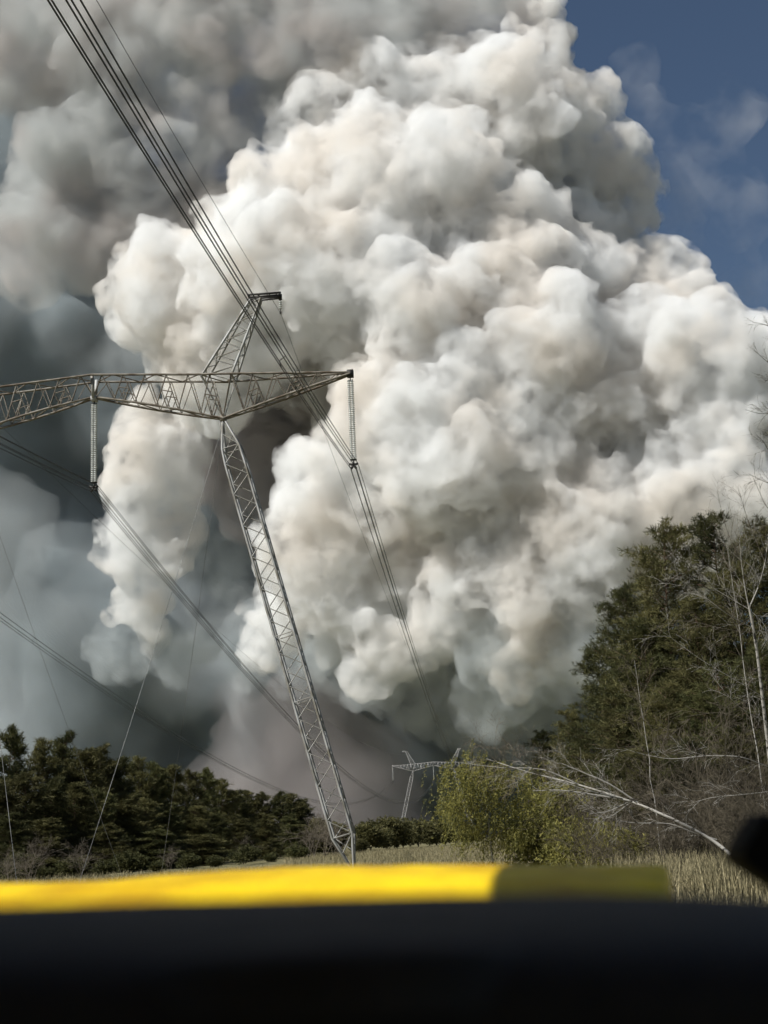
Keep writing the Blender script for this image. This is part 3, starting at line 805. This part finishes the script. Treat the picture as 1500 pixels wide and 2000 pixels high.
# --- bare trees and shrubs
def grow(r, m, p, d, L, rad, depth, spread, droop, seg=5, sides=5, thin=0.004, gens=None):
    P = [np.array(p, float)]; d = np.array(d, float); d /= np.linalg.norm(d)
    for i in range(seg):
        d = d + r.normal(size=3) * 0.10 * spread + np.array([0, 0, -droop * (i / seg)]); d /= np.linalg.norm(d)
        P.append(P[-1] + d * L / seg)
    P = np.array(P)
    m.tube(P, np.linspace(rad, max(thin, rad * 0.4), len(P)), sides if depth > 1 else 3)
    if depth <= 0: return
    nb = gens[depth] if gens else 4
    for k in range(nb):
        t = r.uniform(0.25, 1.0); i = min(int(t * seg), seg - 1); o = P[i] + (P[i + 1] - P[i]) * (t * seg - i)
        base = P[min(i + 1, seg)] - P[i]; base /= np.linalg.norm(base) + 1e-9
        a = r.normal(size=3); a -= base * a.dot(base); a /= np.linalg.norm(a)
        nd = base * r.uniform(0.5, 1.0) + a * r.uniform(0.4, 0.9) * spread
        grow(r, m, o, nd, L * r.uniform(0.38, 0.62), max(thin, rad * r.uniform(0.35, 0.5)), depth - 1, spread, droop * 1.3, seg, sides, thin, gens)

def bare_bush(height, seed, n, mat, spread=0.9):
    r = np.random.default_rng(seed); t = empty('bare_bush')
    for k in range(n):
        m = MB(); a = r.uniform(0, 6.28); w = r.uniform(0.1, 0.8) * spread
        grow(r, m, (r.normal() * .15, r.normal() * .15, 0), (math.cos(a) * w, math.sin(a) * w, 1), height * r.uniform(.6, 1.0), 0.012 + height * .004, 2, 1.0, 0.04, 5, 4, 0.006, {2: 9, 1: 7})
        m.build('stem', mat, t)
    return t
bb = [bare_bush(3.4, 120 + i, 9, M_dtwig) for i in range(3)]
BB = [(1110,1570,64),(1170,1560,62),(1230,1540,66),(1290,1520,62),(1340,1500,60),(1400,1500,58),(1450,1490,60),(1490,1500,56),(1150,1600,56),(1260,1590,54),(1330,1570,53),(1420,1560,52),(1480,1570,50),(1060,1590,70),(1330,1470,70),(1400,1450,68),(1480,1440,66)]
BBL = {}
for nm, idx in (('in the middle row under the right pines', range(0, 8)), ('in the front row behind the reeds', range(8, 14)), ('in the back row against the right pines', range(14, 17))):
    for q, i in enumerate(sorted(idx, key=lambda k: BB[k][0])): BBL[i] = 'bare brown bush, ' + nth(q, nm)
for i, (px, py, d) in enumerate(BB):
    h = max(1.6, top_height(px, py, d)); p = at(px, py, d / CAM_F.y); w = rnd.uniform(0.9, 1.3)
    place(bb[i % 3], used, (p.x, p.y, 0), (w * h / 3.4, w * h / 3.4, h / 3.4), rnd.uniform(0, 6.28), BBL[i], 'bush', 'bare bushes at the right')
bb2 = [bare_bush(3.0, 140 + i, 6, M_twig, 0.7) for i in range(2)]
BB2 = [(58,1650,110,'pale bare shrub in front of the pines near the left edge'),(20,1665,118,'bare shrub low at the left edge'),(605,1600,205,'pale leafless thicket touching the right end of the forest'),(632,1598,215,'pale leafless thicket midway between forest and pylon foot'),
 (655,1612,225,'pale leafless thicket just left of the pylon foot'),(480,1640,190,'small pale thicket before the right part of the left forest'),(330,1660,150,'bare shrub before the middle of the left forest'),(160,1650,130,'bare shrub before the left forest under the crossing guy wires'),(1010,1610,95,'bare shrub at the foot of the yellow green tree')]
for i, (px, py, d, lb) in enumerate(BB2):
    h = max(1.5, top_height(px, py, d)); p = at(px, py, d / CAM_F.y)
    place(bb2[i % 2], used, (p.x, p.y, 0), (h / 3,) * 3, rnd.uniform(0, 6.28), lb, 'bush', 'pale thicket' if 'thicket' in lb else 'pale bare shrubs')

def tube_px(m, pts, r0, r1, sides=6, n=4):
    """tube through photograph points (px, py, distance)"""
    P = np.array([at(x, y, d / CAM_F.y) for x, y, d in pts]); k = (len(P) - 1) * n + 1
    s = np.linspace(0, len(P) - 1, k)
    P = np.stack([np.interp(s, np.arange(len(P)), P[:, j]) for j in range(3)], 1)
    # round the corners
    for _ in range(2): P[1:-1] = (P[:-2] + 2 * P[1:-1] + P[2:]) / 4
    m.tube(P, np.linspace(r0, r1, k), sides)
    return P
def twigs(r, m, P, n, L, rad, spread=1.0, droop=0.05, depth=1, up=0.2, gens=None):
    for k in range(n):
        i = r.integers(1, len(P) - 1); d = P[i] - P[i - 1]; d /= np.linalg.norm(d)
        a = r.normal(size=3); a -= d * a.dot(d); a /= np.linalg.norm(a)
        grow(r, m, P[i], d * 0.8 + a * 0.8 * spread + np.array([0, 0, up]), L * r.uniform(.5, 1.2), rad, depth, 1.0, droop, 5, 4, 0.0035, gens or {1: 7, 2: 5})

# leaning birch
r = np.random.default_rng(5)
D_ = 46
lb_ = empty('leaning_birch', at(1490, 1745, D_ / CAM_F.y)); lb_.location.z = 0
def into(o, parent):
    o.parent = parent; o.location = -Vector(parent.location)
m = MB(); PT = tube_px(m, [(1500,1752,D_-1),(1440,1680,D_-1),(1395,1642,D_),(1320,1602,D_),(1240,1567,D_+1),(1130,1532,D_+2),(1030,1508,D_+3),(950,1482,D_+4)], 0.075, 0.010, 8)
into(m.build('trunk', M_birch, None, True), lb_)
for pts, r0 in (([(1245,1568,D_),(1190,1530,D_),(1130,1505,D_),(1095,1490,D_)], .045), ([(1235,1565,D_),(1160,1552,D_),(1090,1542,D_),(1040,1545,D_)], .045),
                ([(1215,1560,D_),(1150,1545,D_-1),(1080,1520,D_-1)], .035), ([(1400,1640,D_),(1350,1625,D_),(1310,1607,D_),(1240,1608,D_),(1205,1602,D_)], .03),
                ([(1230,1565,D_),(1190,1585,D_),(1150,1590,D_)], .03), ([(1230,1568,D_),(1195,1595,D_),(1175,1600,D_)], .025), ([(1130,1532,D_),(1060,1500,D_),(980,1500,D_),(900,1490,D_)], .03)):
    m = MB(); P = tube_px(m, pts, r0 * .9, r0 * .22, 6); twigs(r, m, P, 9, 0.9, 0.006, 0.9, 0.06)
    into(m.build('branch', M_birch, None), lb_)
m = MB(); twigs(r, m, PT[8:], 60, 1.4, 0.007, 1.0, 0.10, 2, 0.2, {2: 4, 1: 5}); o = m.build('twigs', M_twig, None); o['kind'] = 'stuff'; into(o, lb_)
tag(lb_, 'pale birch leaning far over to the left above the brown bushes', 'tree')

# bare birch at the right edge
b1 = empty('bare_birch', ground_at(1515, 52))
m = MB(); PT = tube_px(m, [(1525,1745,52),(1512,1600,52),(1503,1480,52),(1490,1370,52),(1480,1280,52),(1470,1220,52),(1463,1185,52)], 0.085, 0.045, 8); into(m.build('trunk', M_birch, None, True), b1)
for pts, r0 in (([(1463,1188,52),(1455,1150,52),(1448,1100,52),(1440,1010,52)], .035), ([(1463,1188,52),(1480,1150,52),(1495,1100,52),(1505,1010,52),(1500,920,52)], .04),
                ([(1463,1190,52),(1420,1165,52),(1380,1140,52),(1340,1090,52)], .022), ([(1467,1225,52),(1420,1200,51),(1370,1160,51),(1310,1120,51)], .02),
                ([(1470,1235,52),(1420,1230,51),(1360,1215,51),(1300,1210,51)], .018), ([(1488,1360,52),(1440,1330,51),(1370,1290,51),(1290,1230,51)], .02),
                ([(1495,1410,52),(1440,1380,51),(1390,1320,51),(1370,1280,51)], .02), ([(1500,1450,52),(1450,1400,51),(1400,1390,51),(1340,1400,51)], .018),
                ([(1463,1190,52),(1490,1215,52),(1510,1250,52)], .02), ([(1448,1100,52),(1420,1040,52),(1400,960,52)], .018), ([(1495,1100,52),(1465,1030,52),(1440,950,52)], .018),
                ([(1505,1500,52),(1450,1477,51),(1380,1475,51),(1310,1484,51),(1250,1472,51),(1220,1462,51)], .03), ([(1510,1545,52),(1450,1552,51),(1390,1557,51),(1345,1570,51)], .02)):
    m = MB(); P = tube_px(m, pts, r0 * .8, .005, 5); twigs(r, m, P, 12, 1.1, 0.005, 0.8, 0.05, 1, 0.15)
    into(m.build('branch', M_birch if r0 > .019 else M_twig, None), b1)
tag(b1, 'slender bare birch with a white trunk at the right edge', 'tree')

# thin bare saplings among the pines
for i, (px, py, d, ln, lb) in enumerate([(1420,1060,60,-.04,'tall thin sapling with bare twigs between the tall pines and the birch'),
        (1240,1290,60,-.06,'thin bare sapling before the left shoulder of the pines')]):
    h = top_height(px, py, d); p = at(px, py, d / CAM_F.y)
    t = empty('bare_sapling', (p.x - ln * h, p.y, 0)); rs = np.random.default_rng(300 + i)
    s_ = np.linspace(0, 1, 12); P = np.column_stack([ln * h * s_ + rs.normal(size=12) * .05, rs.normal(size=12) * .05, h * s_])
    m = MB(); m.tube(P, np.linspace(.035, .006, 12), 6); m.build('trunk', M_birch, t, True)
    m = MB(); twigs(rs, m, P[3:], 22, 1.6, 0.007, 0.8, 0.03, 2, 0.5, {2: 4, 1: 3}); m.build('twigs', M_twig, t)['kind'] = 'stuff'
    tag(t, lb, 'tree', 'bare saplings at the right')

# taller bare tree just beyond the right edge; only its twigs reach into view
b2 = empty('bare_tree', ground_at(1640, 48))
m = MB(); PT = tube_px(m, [(1650,1750,48),(1640,1500,48),(1625,1200,48),(1610,950,48),(1590,750,48),(1570,560,48)], .17, .03, 8); into(m.build('trunk', M_birch, None, True), b2)
for pts in ([(1600,830,48),(1540,800,47),(1490,810,47),(1455,800,47)], [(1595,790,48),(1530,730,47),(1490,700,47),(1470,680,47)], [(1605,900,48),(1550,870,47),(1500,860,47)],
            [(1580,680,48),(1530,650,47),(1490,632,47),(1470,630,47)], [(1612,1000,48),(1560,930,47),(1500,880,47),(1490,860,47)], [(1615,1080,48),(1560,1040,47),(1500,1000,47),(1470,930,47)], [(1618,1150,48),(1560,1090,47),(1510,1060,47)],
            [(1600,860,48),(1540,760,47),(1500,740,47)], [(1608,950,48),(1550,960,47),(1490,940,47),(1462,925,47)]):
    m = MB(); P = tube_px(m, pts, .02, .006, 5); twigs(r, m, P, 7, 0.7, 0.007, 0.8, 0.02, 1, 0.2)
    into(m.build('branch', M_dtwig, None), b2)
tag(b2, 'dark thin twigs of a tree beyond the upper right edge', 'tree')

# yellow-green tree in young leaf
def young_tree():
    d = 62
    g = ground_at(968, d)
    t = empty('young_leaf_tree', g)
    rr = np.random.default_rng(77)
    m = MB(); PT = tube_px(m, [(970,1745,d),(962,1680,d),(956,1620,d),(948,1560,d),(935,1500,d),(925,1475,d)], .055, .012, 7); into(m.build('trunk', M_birch, None, True), t)
    P_, D2 = [], []
    limb = MB()
    ends = [(862,1535),(875,1500),(895,1480),(920,1470),(945,1480),(975,1490),(1005,1500),(1035,1510),(870,1570),(890,1600),(915,1620),(985,1560),(1015,1570),(1045,1560),(1000,1610),(950,1600),(905,1555),(960,1530),(930,1520),(1030,1620),(885,1540),(1060,1600),(975,1640),(1085,1540),(1070,1500),(1095,1590),(852,1560)]
    for ex, ey in ends:
        sy = min(1640, ey + rr.uniform(30, 90)); sx = np.interp(sy, [1475, 1745], [925, 970])
        dd = d + rr.uniform(-1.6, 1.6)
        P = tube_px(limb, [(sx, sy, d), ((sx + ex) / 2, (sy + ey) / 2 - 14, (d + dd) / 2), (ex, ey, dd)], .02, .005, 4)
        # weeping strands of small leaves
        for k in range(29):
            i = rr.integers(3, len(P)); o = P[i] + rr.normal(size=3) * np.array([.42, .55, .26])
            L = rr.uniform(.5, 1.25); s = np.linspace(0, 1, 11)
            w = rr.normal(size=2) * 0.18 + np.array([-0.35, 0])
            st = o + np.column_stack([w[0] * s * L, w[1] * s * L, -L * s ** 1.4])
            P_.append(st + rr.normal(size=st.shape) * 0.03); dv = np.gradient(st, axis=0); D2.append(dv / np.linalg.norm(dv, axis=1)[:, None])
    into(limb.build('limbs', M_twig, None), t)
    V, F = tuft_mesh(rr, np.concatenate(P_), np.concatenate(D2), 0.095 * rr.uniform(.7, 1.3, len(P_) * 11), 3, 0.36)
    o = np_mesh('crown', V, F, M_leaf); into(o, t)
    tag(t, 'small tree in yellow green young leaf with weeping strands', 'tree')
young_tree()
yb = [bushy(2.6, 1.9, 171 + i, 1500, 0.16, M_leaf, 'leafy_bush', 4) for i in range(2)]
for i, (px, py, d, lb) in enumerate([(1085,1535,66,'yellow green bush right of the young leaf tree'),(1120,1600,60,'low yellow green bush under the leaning birch'),(1050,1610,64,'low leafy bush at the foot of the young leaf tree'),(1200,1610,58,'green leafy bush under the leaning birch trunk')]):
    h = top_height(px, py, d); p = at(px, py, d / CAM_F.y)
    place(yb[i % 2], used, (p.x, p.y, 0), (h / 2.6 * .9, h / 2.6 * .9, h / 2.6), rnd.uniform(0, 6), lb, 'bush', 'yellow green bushes')

# --- reeds and dry grass
def grass(name, label, pts, h, w, mat, seed, lean=0.25, blades=1):
    r = np.random.default_rng(seed); n = len(pts)
    H = h * r.uniform(.5, 1.15, n); a = r.uniform(0, 6.28, n); ln = np.abs(r.normal(size=n)) * lean
    side = np.column_stack([np.cos(a), np.sin(a), np.zeros(n)]) * w / 2
    b = r.uniform(0, 6.28, n); off = np.column_stack([np.cos(b) * ln, np.sin(b) * ln, np.ones(n)]) * H[:, None]
    mid = pts + off * np.array([.35, .35, .55]); tip = pts + off
    V = np.stack([pts - side, pts + side, mid + side * .8, mid - side * .8, tip + side * .25, tip - side * .25], 1).reshape(-1, 3)
    i = np.arange(n)[:, None] * 6
    F = np.concatenate([i + np.array([[0, 1, 2, 3]]), i + np.array([[3, 2, 4, 5]])])
    o = np_mesh(name, V, F, mat)
    tag(o, label, 'grass', kind='stuff')
    return o
r = np.random.default_rng(9)
def scatter(n, px0, px1, d0, d1):
    px = r.uniform(px0, px1, n); d = r.uniform(d0, d1, n)
    return np.array([ground_at(a, b) for a, b in zip(px, d)])
grass('tall_reeds', 'tall pale dry reeds at the lower right', np.concatenate([scatter(4800, 1180, 1640, 38, 60), scatter(900, 1080, 1750, 34, 66)]), 1.35, 0.035, M_reed, 1, 0.3)
fld = np.concatenate([scatter(24000, 560, 1250, 85, 330), scatter(9000, -300, 700, 60, 140), scatter(14000, -400, 1900, 14, 60)])
grass('dry_grass', 'low dry grass across the field', fld, 0.5, 0.05, M_reed, 2, 0.5)

# ------------------------------------------------------------------ the vehicle the picture is taken from
M_yellow = noise_mat('yellow_paint', (0.56, 0.33, 0.006), (0.84, 0.58, 0.010), scale=6, rough=0.55, spec=0.12, bump=0.4, bump_scale=11)
M_dash = noise_mat('black_dashboard', (0.012, 0.013, 0.015), (0.018, 0.019, 0.022), scale=40, rough=0.75, spec=0.25, bump=0.1, bump_scale=300)
M_black = noise_mat('black_plastic', (0.003, 0.003, 0.003), (0.006, 0.006, 0.006), scale=20, rough=0.8, spec=0.1)
M_pale = noise_mat('pale_lining', (0.45, 0.45, 0.43), (0.55, 0.55, 0.52), scale=5, rough=0.8)
truck = empty('utility_truck', (0, 1.2, 0))
tag(truck, 'yellow bonnet and black dashboard of the truck the view is taken from', 'truck')
def tr(o): o.parent = truck; o.location = -Vector(truck.location); return o

# bonnet: crest line follows the pixels of its top edge, surface falls off to front and rear
def row(pts, d):
    return [at(x, y, d) for x, y in pts]
def loft(rows):
    n = len(rows[0]); V = [p for rw in rows for p in rw]
    F = [(j * n + i, j * n + i + 1, (j + 1) * n + i + 1, (j + 1) * n + i) for j in range(len(rows) - 1) for i in range(n - 1)]
    return V, F
crest = [(-900,1790),(-450,1756),(-150,1736),(0,1726),(180,1716),(350,1706),(550,1697),(750,1691),(968,1688),(1150,1689),(1285,1690),(1300,1694),(1307,1706)]
def shift(rw, dy, up): return [p + Vector((0, dy, up)) for p in rw]
def brow(dy, d): return [at(x, y + dy, d) for x, y in crest]
c0 = brow(0, 2.35)
rows = [brow(260, 1.75), brow(160, 1.88), brow(80, 2.02), brow(30, 2.15), brow(7, 2.26), c0]
rows += [shift(c0, .14, -.012), shift(c0, .3, -.05), shift(c0, .42, -.12), shift(c0, .5, -.3), shift(c0, .52, -.9)]
V, F = loft(rows)
n = len(c0); nr = len(rows); k = len(V)
# side skirt at the right end
edge = [V[j * n + n - 1] for j in range(nr)]
low = [p + Vector((0.03, 0, -0.9)) for p in edge]; V += low
F += [(j * n + n - 1, k + j, k + j + 1, (j + 1) * n + n - 1) for j in range(nr - 1)]
bon = tr(mesh_obj('bonnet', V, F, M_yellow, None, True))
bm = bmesh.new(); bm.from_mesh(bon.data)
bmesh.ops.subdivide_edges(bm, edges=bm.edges[:], cuts=3, use_grid_fill=True)
for v in bm.verts:
    n_ = mnoise.noise(v.co * 5.0) * 0.006 + mnoise.noise(v.co * 17.0) * 0.0025
    v.co.z += n_; v.co.y += n_
for f_ in bm.faces: f_.smooth = True
bm.to_mesh(bon.data); bm.free()
# dashboard
far_edge = [(-700,1800),(-200,1788),(0,1778),(300,1769),(600,1762),(890,1755),(1100,1754),(1305,1755),(1500,1764),(1900,1790)]
a = row([(x, y - 9) for x, y in far_edge], 0.92)
rows = [shift(a, 0.03, -0.25), shift(a, .012, -.012), a, shift(a, -.05, 0.0005), shift(a, -.12, 0.0), shift(a, -.2, -.006), shift(a, -.26, -.014), shift(a, -.29, -.024), shift(a, -.305, -.045), shift(a, -.31, -.4)]
V, F = loft(rows)
dash = tr(mesh_obj('dashboard', V, F, M_dash, None, True))
# shallow hump on the dashboard
m = MB()
th = np.linspace(0, math.pi, 9)
q = at(640, 1830, 0.66)
for s in range(2): pass
prof = [(0.0, 0.012), (0.03, 0.010), (0.055, 0.004), (0.06, -0.02)]
m.lathe(prof, 24, np.diag([1.6, 0.9, 1.0]), (q.x, q.y, q.z - 0.012))
tr(m.build('dashboard_pod', M_dash, None, True))
# mirrors
def mirror(c, w, h, name='side_mirror', tilt=0.0):
    m = MB()
    U = np.linspace(0, 2 * math.pi, 20, endpoint=False)
    def ring(sx, sz, y): return [(sx * np.sign(math.cos(t)) * abs(math.cos(t)) ** 0.35, y, sz * np.sign(math.sin(t)) * abs(math.sin(t)) ** 0.35) for t in U]
    R = [ring(w * .9, h * .9, -.02), ring(w, h, 0), ring(w * .98, h * .98, .05), ring(w * .75, h * .8, .1), ring(w * .3, h * .35, .125), ring(.001, .001, .13)]
    V = np.array([p for rr in R for p in rr]); ct, st = math.cos(tilt), math.sin(tilt)
    V = V @ np.array([[ct, 0, -st], [0, 1, 0], [st, 0, ct]]).T + np.array(c)
    F = [(j * 20 + i, j * 20 + (i + 1) % 20, (j + 1) * 20 + (i + 1) % 20, (j + 1) * 20 + i) for j in range(len(R) - 1) for i in range(20)]
    m.add(V, F)
    m.add(V[:20], [(i, i + 1, 18 - i, 19 - i) for i in range(9)])
    return tr(m.build(name, M_black, None, True))
p = at(1525, 1672, 1.5)
mirror((p.x, p.y, p.z), .044, .033, tilt=-0.62)
m = MB(); m.tube([(p.x + .02, p.y + .05, p.z - .02), (p.x + .08, p.y + .02, p.z - .1), (p.x + .12, p.y - .1, p.z - .35)], .014, 8); tr(m.build('mirror_arm', M_black, None, True))
# unseen cab roof and walls; panel added only to shade the bonnet's right end
m = MB(); m.box((-1.7, -1.6, 3.30), (0.75, 0.62, 3.36)); tr(m.build('cab_roof', M_yellow, None))
m = MB(); m.box((-1.7, -1.65, 1.0), (0.75, -1.6, 3.3)); tr(m.build('rear_wall', M_dash, None))
m = MB(); m.box((-1.75, -1.6, 1.0), (-1.7, 0.3, 3.3)); tr(m.build('cab_side', M_dash, None))
m = MB(); m.add([(-1.26, .3, 3.5), (-.5, .3, 3.5), (-.55, 1.85, 3.5), (-.82, 1.85, 3.5), (-1.26, .3, 3.56), (-.5, .3, 3.56), (-.55, 1.85, 3.56), (-.82, 1.85, 3.56)], [(0, 3, 2, 1), (4, 5, 6, 7), (0, 1, 5, 4), (1, 2, 6, 5), (2, 3, 7, 6), (3, 0, 4, 7)]); m.box((-0.92, 0.3, 3.36), (-0.55, 0.5, 3.50)); tr(m.build('bonnet_shade_panel', M_black, None))
